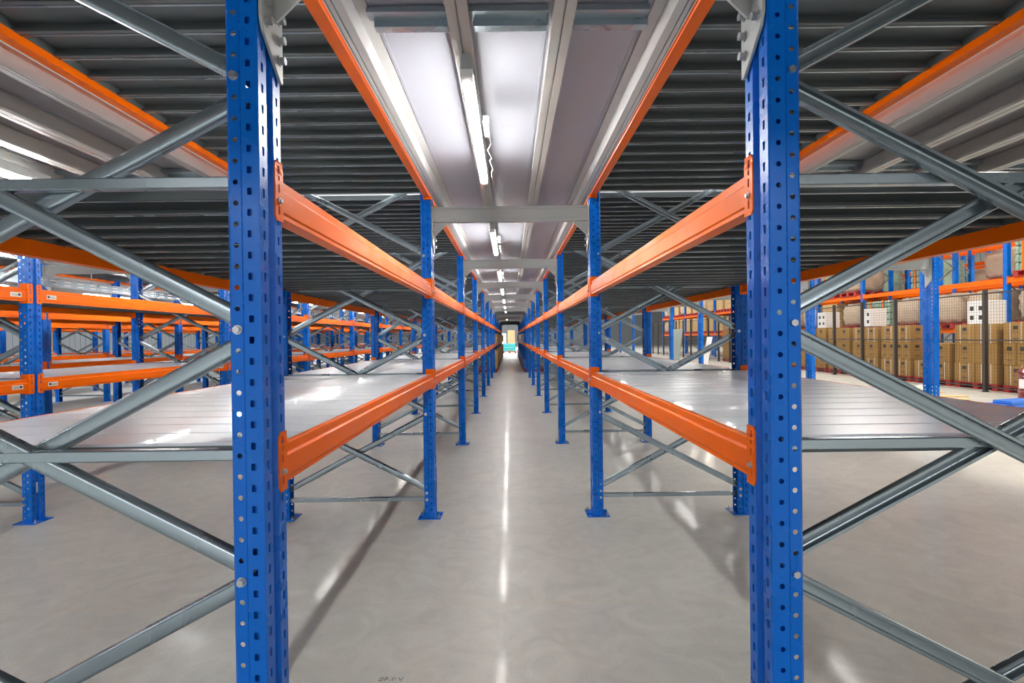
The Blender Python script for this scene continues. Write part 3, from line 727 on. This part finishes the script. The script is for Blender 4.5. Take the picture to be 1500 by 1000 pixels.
# teal crates at the end of the aisle
b = MB(); b.box(-.24, .24, -.3, .3, 0, .02); b.box(-.25, .25, -.3, -.28, 0, .22); b.box(-.25, .25, .28, .3, 0, .22); b.box(-.25, -.23, -.3, .3, 0, .22); b.box(.23, .25, -.3, .3, 0, .22); b.box(-.26, .26, -.31, .31, .2, .23)
me_tcr = b.mesh('teal_crate', M['teal'])
pallet(-.05, 47.6, 0, 0, 'red pallet under the teal crates at the end of the main aisle', 'floor pallets down the main aisle')
for lv in range(3):
    for q in (0, 1): tag(obj('teal_crate', me_tcr, None, (-.32 + q * .53, 47.6, .147 + lv * .235)), f'teal crate, {["lowest","middle","topmost"][lv]} tier, {["lamp","fence"][q]} side of the stack at the aisle end', 'crate', 'teal crates at the aisle end')
b = MB(); b.box(-.33, .33, -.3, .3, 0, 2.0)
tag(obj('tall_orange_crate', b.mesh('tall_orange_crate', mat('peach_crate', (.85, .35, .18), 0, .6), bevel=.01), None, (.12, 50, 0)), 'tall peach-coloured crate standing beyond the teal crates', 'crate')
b = MB(); b.box(-.35, .35, -.5, .5, 0, 1.8)
tag(obj('tall_white_crate', b.mesh('tall_white_crate', M['wcard'], bevel=.01), None, (-.75, 57, 0)), 'tall white crate standing beside the peach-coloured crate', 'crate')

# cable tray in the second side aisle
b = MB(); b.box(-5.42, -5.41, 2.7, 34, 2.03, 2.13); b.box(-5.45, -5.38, 2.7, 34, 2.03, 2.035); b.box(-5.45, -5.38, 2.7, 34, 2.125, 2.13)
for i in range(150):
    for z in (2.06, 2.10): b.box(-5.409, -5.4085, 2.8 + i * .2, 2.9 + i * .2, z - .006, z + .006, 1)
tray = tag(obj('cable_tray', b.mesh('cable_tray', [M['zinc'], M['sticker']])), 'grey perforated cable tray hanging over the second side aisle', 'cable tray')
b = MB()
for i in range(11): b.box(-5.405, -5.400, 4.2 + i * 2.82 - .01, 4.2 + i * 2.82 + .01, 2.13, 2.25)
obj('hanger', b.mesh('hanger', M['zinc']), tray)

# yellow forklift parked among the far racks
def forklift(x, y, rz):
    t = thing('forklift', 'yellow forklift parked beyond the fifth run opposite the fence', 'forklift', (x, y, 0), rz)
    b = MB(); b.prism([(-.55, .25), (-1.0, .25), (-1.1, .55), (-1.05, 1.05), (-.6, 1.1), (-.4, .75), (.35, .7), (.6, .95), (.75, .95), (.75, .3), (.5, .22)], 'y', -.5, .5)
    obj('body', b.mesh('body', M['yellow'], bevel=.03), t)
    b = MB()
    for (xx, y0) in ((-.85, -.5), (-.85, .5), (.45, -.5), (.45, .5)):
        b = MB(); b.cyl((0, -.09, 0), (0, .09, 0), .28, 20); o = obj('wheel', b.mesh('wheel', M['rubber']), t, (xx, y0, .28))
        b = MB(); b.cyl((0, -.1, 0), (0, .1, 0), .13, 12); obj('wheel_hub', b.mesh('wheel_hub', M['yellow']), o)
    b = MB()
    for yy in (-.45, .45):
        b.bar((.55, yy, .95), (.25, yy, 2.05), [(-.03, -.03), (.03, -.03), (.03, .03), (-.03, .03)]); b.bar((-.8, yy, 1.05), (-.7, yy, 2.05), [(-.03, -.03), (.03, -.03), (.03, .03), (-.03, .03)])
    b.box(-.75, .3, -.5, .5, 2.03, 2.09); obj('overhead_guard', b.mesh('overhead_guard', M['rubber']), t)
    b = MB(); b.box(-.5, .0, -.22, .22, .75, .9); b.box(-.55, -.45, -.22, .22, .9, 1.35); obj('seat', b.mesh('seat', M['rubber'], bevel=.03), t)
    b = MB()
    for yy in (-.3, .3): b.box(.8, .92, yy - .05, yy + .05, .1, 2.2)
    for z in (.3, 1.2, 2.1): b.box(.82, .9, -.3, .3, z, z + .08)
    obj('mast', b.mesh('mast', M['yellow']), t)
    b = MB()
    for yy in (-.25, .25): b.box(.95, 2.0, yy - .05, yy + .05, .10, .14); b.box(.92, .97, yy - .05, yy + .05, .10, .6)
    b.box(.92, .96, -.4, .4, .5, .6); b.box(.92, .96, -.4, .4, .3, .36); obj('fork', b.mesh('fork', M['rubber']), t)
forklift(-14.4, 15.8, 1.1)
b = MB()
def stroke(p, q): b.bar((p[0], p[1], .0006), (q[0], q[1], .0006), [(-.0012, -.0003), (.0012, -.0003), (.0012, .0003), (-.0012, .0003)], up=(0, 0, 1))
for ox, pts in ((0, [(0, 0), (.012, .004), (.014, .02), (.002, .02), (0, 0)]), (.022, [(0, 0), (0, .022), (.01, .02), (.01, .01), (0, .009)]), (.04, [(0, 0), (.003, .004)]), (.05, [(.004, 0), (0, .01), (.004, .022)]), (.062, [(0, .002), (0, .02)]), (.075, [(0, .02), (.01, 0), (.018, .022)])):
    for p, q in zip(pts, pts[1:]): stroke((-.555 + ox, 2.155 + p[1]) if 0 else (-.555 + ox + p[0], 2.155 + p[1]), (-.555 + ox + q[0], 2.155 + q[1]))
tag(obj('floor_scribble', b.mesh('floor_scribble', M['ink'])), 'small dark scribbled mark on the bare concrete floor of the main aisle', 'marking')

# ------------------------------------------------------------------ light
def area(name, loc, size, power, col=(1, 1, 1), rot=(0, 0, 0), sy=None):
    l = bpy.data.lights.new(name, 'AREA'); l.energy = power; l.color = col; l.size = size
    if sy: l.shape = 'RECTANGLE'; l.size_y = sy
    o = bpy.data.objects.new(name, l); C.objects.link(o); o.location = loc; o.rotation_euler = rot
    return o
for i, y in enumerate((-4, 4, 12, 20, 28, 40, 55)):
    area('unseen_high_bay_light', (8.2, y, 9.2), 1.6, 340, (1, .90, .76))
    if y not in (20, 28): area('unseen_high_bay_light', (24, y, 9.2), 8, 850, (1, .90, .76))
for y in (5, 13, 46): area('unseen_high_bay_light', (16.3, y, 9.2), 2, 520, (1, .88, .72))
for x in (-2.7, -12, -22):
    for y in (-4, 8, 20, 34, 48, 62): area('unseen_high_bay_light', (x, y, 9.2), 2, 500, (.95, .98, 1))
for x in (-14, -5, 4, 13):
    for y, e in ((-20, 150), (-29, 1500)): area('unseen_high_bay_light', (x, y, 9.0), 2.5, e, (1, .99, .97))  # unseen lights added behind the camera to light the near posts
for y in (46, 60, 72): area('unseen_high_bay_light', (0, y, 9.2), 3, 900, (1, .98, .95))  # unseen lights added to brighten the crates at the aisle end
W = bpy.data.worlds.new('world'); bpy.context.scene.world = W; W.use_nodes = True
W.node_tree.nodes['Background'].inputs[0].default_value = (.9, .95, 1, 1); W.node_tree.nodes['Background'].inputs[1].default_value = .3

# ------------------------------------------------------------------ camera
f_px, H, X0, yaw, pitch, roll = 794.25, 1.3638, -.0157, .0039, -.0076, .0126
cam = bpy.data.cameras.new('camera'); cam.sensor_width = 36; cam.lens = 36 * f_px / 1500; cam.clip_start = .02; cam.clip_end = 300
co = bpy.data.objects.new('camera', cam); C.objects.link(co)
fw = Vector((math.sin(yaw) * math.cos(pitch), math.cos(yaw) * math.cos(pitch), math.sin(pitch)))
rt = Vector((math.cos(yaw), -math.sin(yaw), 0)); up = rt.cross(fw)
c, s_ = math.cos(roll), math.sin(roll)
r2 = rt * c - up * s_; u2 = rt * s_ + up * c
Mx = Matrix((r2, u2, -fw)).transposed().to_4x4(); Mx.translation = Vector((X0, 0, H)); co.matrix_world = Mx
sc = bpy.context.scene; sc.camera = co
sc.view_settings.view_transform = 'Standard'; sc.view_settings.look = 'None'; sc.view_settings.gamma = 1; sc.view_settings.exposure = 0.7
sc.view_settings.use_curve_mapping = False
sc.cycles.max_bounces = 8; sc.cycles.diffuse_bounces = 5; sc.cycles.glossy_bounces = 4
sc.cycles.use_denoising = True
